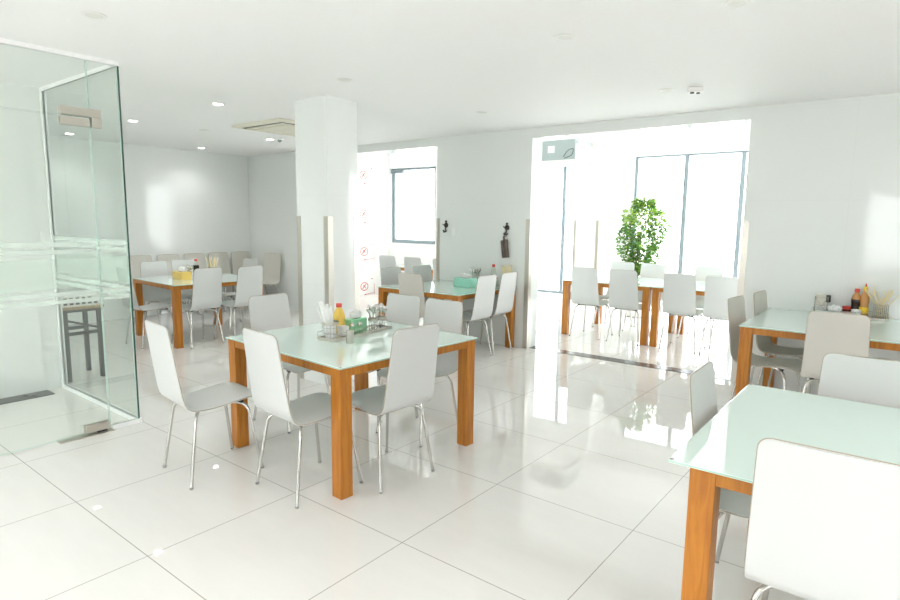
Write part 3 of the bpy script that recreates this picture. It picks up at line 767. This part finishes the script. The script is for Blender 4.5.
for y, lab in ((1.395, 'added fill downlight on the right of the ceiling beyond the frame, nearest'), (3.15, 'added fill downlight on the right of the ceiling beyond the frame, middle'), (4.85, 'added fill downlight on the right of the ceiling beyond the frame, farthest')):
    downlight(lab, 2.0, y, 1, .052, 22)  # out-of-view lamps added to brighten the right part of the ceiling
t = root('smoke_detector', 'small white box detector on the ceiling right of centre', 'detector', (-1.455, 4.89, H-.0005), R(20))
b = use(M['lightw']); b.box(-.055, .055, -.045, .045, -.035, 0, M['lightw'], .006); b.done('housing', parent=t)
b = use(M['black']); b.lathe([(.016, -.036), (.016, -.044), (.001, -.046)], 14, M['black'], (-.02, -.02, 0)); b.lathe([(.014, -.036), (.014, -.044), (.001, -.046)], 14, M['black'], (.025, 0, 0)); b.done('lenses', parent=t)
t = root('security_camera', 'small grey ceiling camera beyond the cassette unit', 'camera', (-6.73, 4.90, H+.003))
b = use(M['lightw']); b.lathe([(.05, 0), (.05, -.012), (.03, -.02)], 18, M['lightw']); b.done('base', parent=t)
b = use(M['frame']); b.lathe([(.028, -.018), (.026, -.035), (.012, -.046), (.002, -.048)], 18, M['frame']); b.done('lens_dome', parent=t)
# ceiling cassette air conditioner
def cassette_panel(t, w, z, m):
    b = use(m); b.box(-w/2, w/2, -w/2, w/2, z-.028, z, m, .008)
    b.box(-w*.27, w*.27, -w*.27, w*.27, z-.036, z-.028, m, .006); b.done('front_panel', parent=t)
    for k in range(4):
        T = Matrix.Rotation(k*PI/2, 4, 'Z')
        b = use(M['black']); b.box(-w*.40, w*.40, -w*.41, -w*.375, z-.0295, z-.0275, M['black'], T=T); o = b.done('air_slot', parent=t)
        b = use(m); b.box(-w*.36, w*.36, -w*.374, -w*.345, z-.034, z-.0285, m, T=T); b.done('louvre', parent=o)
    for k in range(9):
        pass
M['acc'] = mat('cream plastic', (.80, .77, .66), .45)
t = root('ceiling_air_conditioner', 'cream ceiling cassette air conditioner partly hidden by the column', 'air conditioner', (-5.77, 4.33, 0), 0, 'cassette air conditioners')
cassette_panel(t, .90, H-.001, M['acc'])
t = root('ceiling_air_conditioner', 'grey-white cassette air conditioner hanging in the bright room', 'air conditioner', (-4.29, 8.29, 0), 0, 'cassette air conditioners')
cassette_panel(t, .70, 2.385, M['lightw'])
M['acbody'] = mat('galvanised case', (.40, .46, .46), .5, .1)
b = use(M['acbody']); b.box(-.288, .288, -.288, .288, 2.386, 2.68, M['acbody'], .01); b.done('casing', parent=t)
for a in (-1, 1):
    for c in (-1, 1):
        b = use(M['steel']); b.tube([(a*.30, c*.25, 2.62), (a*.30, c*.25, HF)], .006, 8, M['steel']); b.box(a*.285-.02, a*.285+.02, c*.25-.02, c*.25+.02, 2.612, 2.62, M['steel']); b.done('hanger_rod', parent=t)
b = use(M['black']); b.tube(bez([(.10, -.295, 2.43), (.17, -.31, 2.52), (.27, -.31, 2.55), (.25, -.305, 2.45), (.12, -.30, 2.41)], .04, 5), .005, 6, M['black']); b.done('cable', parent=t)
b = use(M['lightw']); b.box(-.16, -.05, -.293, -.288, 2.50, 2.60, M['lightw'], .001); b.done('access_cover', parent=t)

# ---------------------------------------------------------------- stool behind the glass
t = root('bench_stool', 'dark steel stool with a wooden top behind the side glass', 'stool', (-6.08, 2.115, 0), R(0))
b = use(M['stoolwood']); b.box(-.19, .19, -.18, .18, .655, .68, M['stoolwood'], .003); b.done('seat', parent=t)
fl = {}
for a in (-1, 1):
    for c in (-1, 1):
        b = use(M['stoolmet']); b.box(a*.16-.018, a*.16+.018, c*.14-.018, c*.14+.018, 0, .63, M['stoolmet'], .002); b.done('leg', parent=t)
b = use(M['stoolmet'])
for c in (-1, 1):
    b.box(-.178, .178, c*.15-.018, c*.15+.018, .631, .654, M['stoolmet']); b.box(c*.16-.018, c*.16+.018, -.132, .132, .631, .654, M['stoolmet']); 
    b.box(c*.16-.012, c*.16+.012, -.132, .132, .42, .45, M['stoolmet'])
b.tube([(.16, -.13, .56), (.16, .13, .47)], .013, 4, M['stoolmet']); b.tube([(-.14, -.15, .56), (.14, -.15, .47)], .013, 4, M['stoolmet']); b.done('crossbars', parent=t)
t = root('perforated_basket', 'white perforated basket resting on the stool behind the glass', 'basket', (-6.08, 2.115, .681))
b = use(M['lightw'])
for (ax, s) in (('x', -1), ('x', 1), ('y', -1), ('y', 1)):
    n = 6
    for i in range(n+1):
        u = -.15+.30*i/n
        if ax == 'y': b.box(s*.15-.003, s*.15+.003, u-.009, u+.009, .0, .10, M['lightw'])
        else: b.box(u-.009, u+.009, s*.15-.003, s*.15+.003, .0, .10, M['lightw'])
    for z0, z1 in ((0, .015), (.04, .055), (.08, .10)):
        if ax == 'y': b.box(s*.15-.0028, s*.15+.0028, -.15, .15, z0, z1, M['lightw'])
        else: b.box(-.15, .15, s*.15-.0028, s*.15+.0028, z0, z1, M['lightw'])
b.done('basket_wall', parent=t)
b = use(M['stoolmet']); b.box(-.145, .145, -.145, .145, .002, .06, M['stoolmet'], .004); b.done('dark_contents', parent=t)

# ---------------------------------------------------------------- red printed marks on the wall seen through the left opening
for k, (z, lab) in enumerate(((2.33, 'top'), (1.587, 'second from the top'), (.86, 'third from the top'), (.17, 'lowest'))):
    t = root('printed_mark', 'red circular mark in the left opening, %s of four' % lab, 'wall mark', (-8.499, 8.09, z), 0, 'red printed wall marks')
    b = use(M['redink']); n = 28; e = .002
    o_ = [b.b.verts.new((e, .105*math.cos(2*PI*i/n), .085*math.sin(2*PI*i/n))) for i in range(n)]
    i_ = [b.b.verts.new((e, .088*math.cos(2*PI*i/n), .070*math.sin(2*PI*i/n))) for i in range(n)]
    for i in range(n): b.face([o_[i], o_[(i+1) % n], i_[(i+1) % n], i_[i]], M['redink'])
    b.done('ring', parent=t)
    b = use(M['redink'])
    b.tube([(e, -.045, -.04), (e, .0, .01), (e, .04, .045)], .009, 5, M['redink']); b.tube([(e, -.03, .03), (e, .01, .0), (e, .03, -.03)], .006, 5, M['redink']); b.done('slash', parent=t)
    b = use(M['redink']); b.tube([(e, .19, .14), (e, .23, .14)], .008, 5, M['redink']); b.tube([(e, .27, -.20), (e, .27, .04)], .004, 5, M['redink']); b.tube([(e, .0, -.17), (e, .25, -.14)], .004, 5, M['redink']); b.tube([(e, .0, -.17), (e, .04, -.155)], .01, 5, M['redink']); b.done('guide_lines', parent=t)

# ---------------------------------------------------------------- world, camera
w = bpy.data.worlds.new('World'); S.world = w; w.use_nodes = True
nt = w.node_tree; bg = nt.nodes['Background']
SKY_TOP = (.93, .97, 1); SKY_LOW = (1, 1, 1)
g = nt.nodes.new('ShaderNodeTexCoord'); sp = nt.nodes.new('ShaderNodeSeparateXYZ'); nt.links.new(g.outputs['Generated'], sp.inputs[0])
rp = nt.nodes.new('ShaderNodeValToRGB'); rp.color_ramp.elements[0].color = (.62, .62, .60, 1); rp.color_ramp.elements[0].position = .44
rp.color_ramp.elements[1].color = (*SKY_TOP, 1); rp.color_ramp.elements[1].position = .53
mr = nt.nodes.new('ShaderNodeMapRange'); mr.inputs[1].default_value = -1; nt.links.new(sp.outputs[2], mr.inputs[0]); nt.links.new(mr.outputs[0], rp.inputs[0])
nt.links.new(rp.outputs[0], bg.inputs['Color']); bg.inputs['Strength'].default_value = 3.2

cam = bpy.data.cameras.new('camera'); co = bpy.data.objects.new('camera', cam); COL.objects.link(co); S.camera = co
r_ = Vector((0.78588725, 0.61825643, 0.0118414)); u_ = Vector((-0.0925538, 0.09867153, 0.9908066)); d_ = Vector((-0.61140414, 0.77975825, -0.13476668))
Mx = Matrix((r_, u_, -d_)).transposed().to_4x4(); Mx.translation = (0, 0, 1.5); co.matrix_world = Mx
cam.sensor_width = 36; cam.lens = 591.058/900*36; cam.clip_start = .05
vs = S.view_settings; vs.view_transform = 'Standard'; vs.look = 'None'; vs.gamma = 1; vs.use_curve_mapping = False; vs.exposure = 1.68
S.cycles.max_bounces = 14; S.cycles.diffuse_bounces = 8; S.cycles.transparent_max_bounces = 24
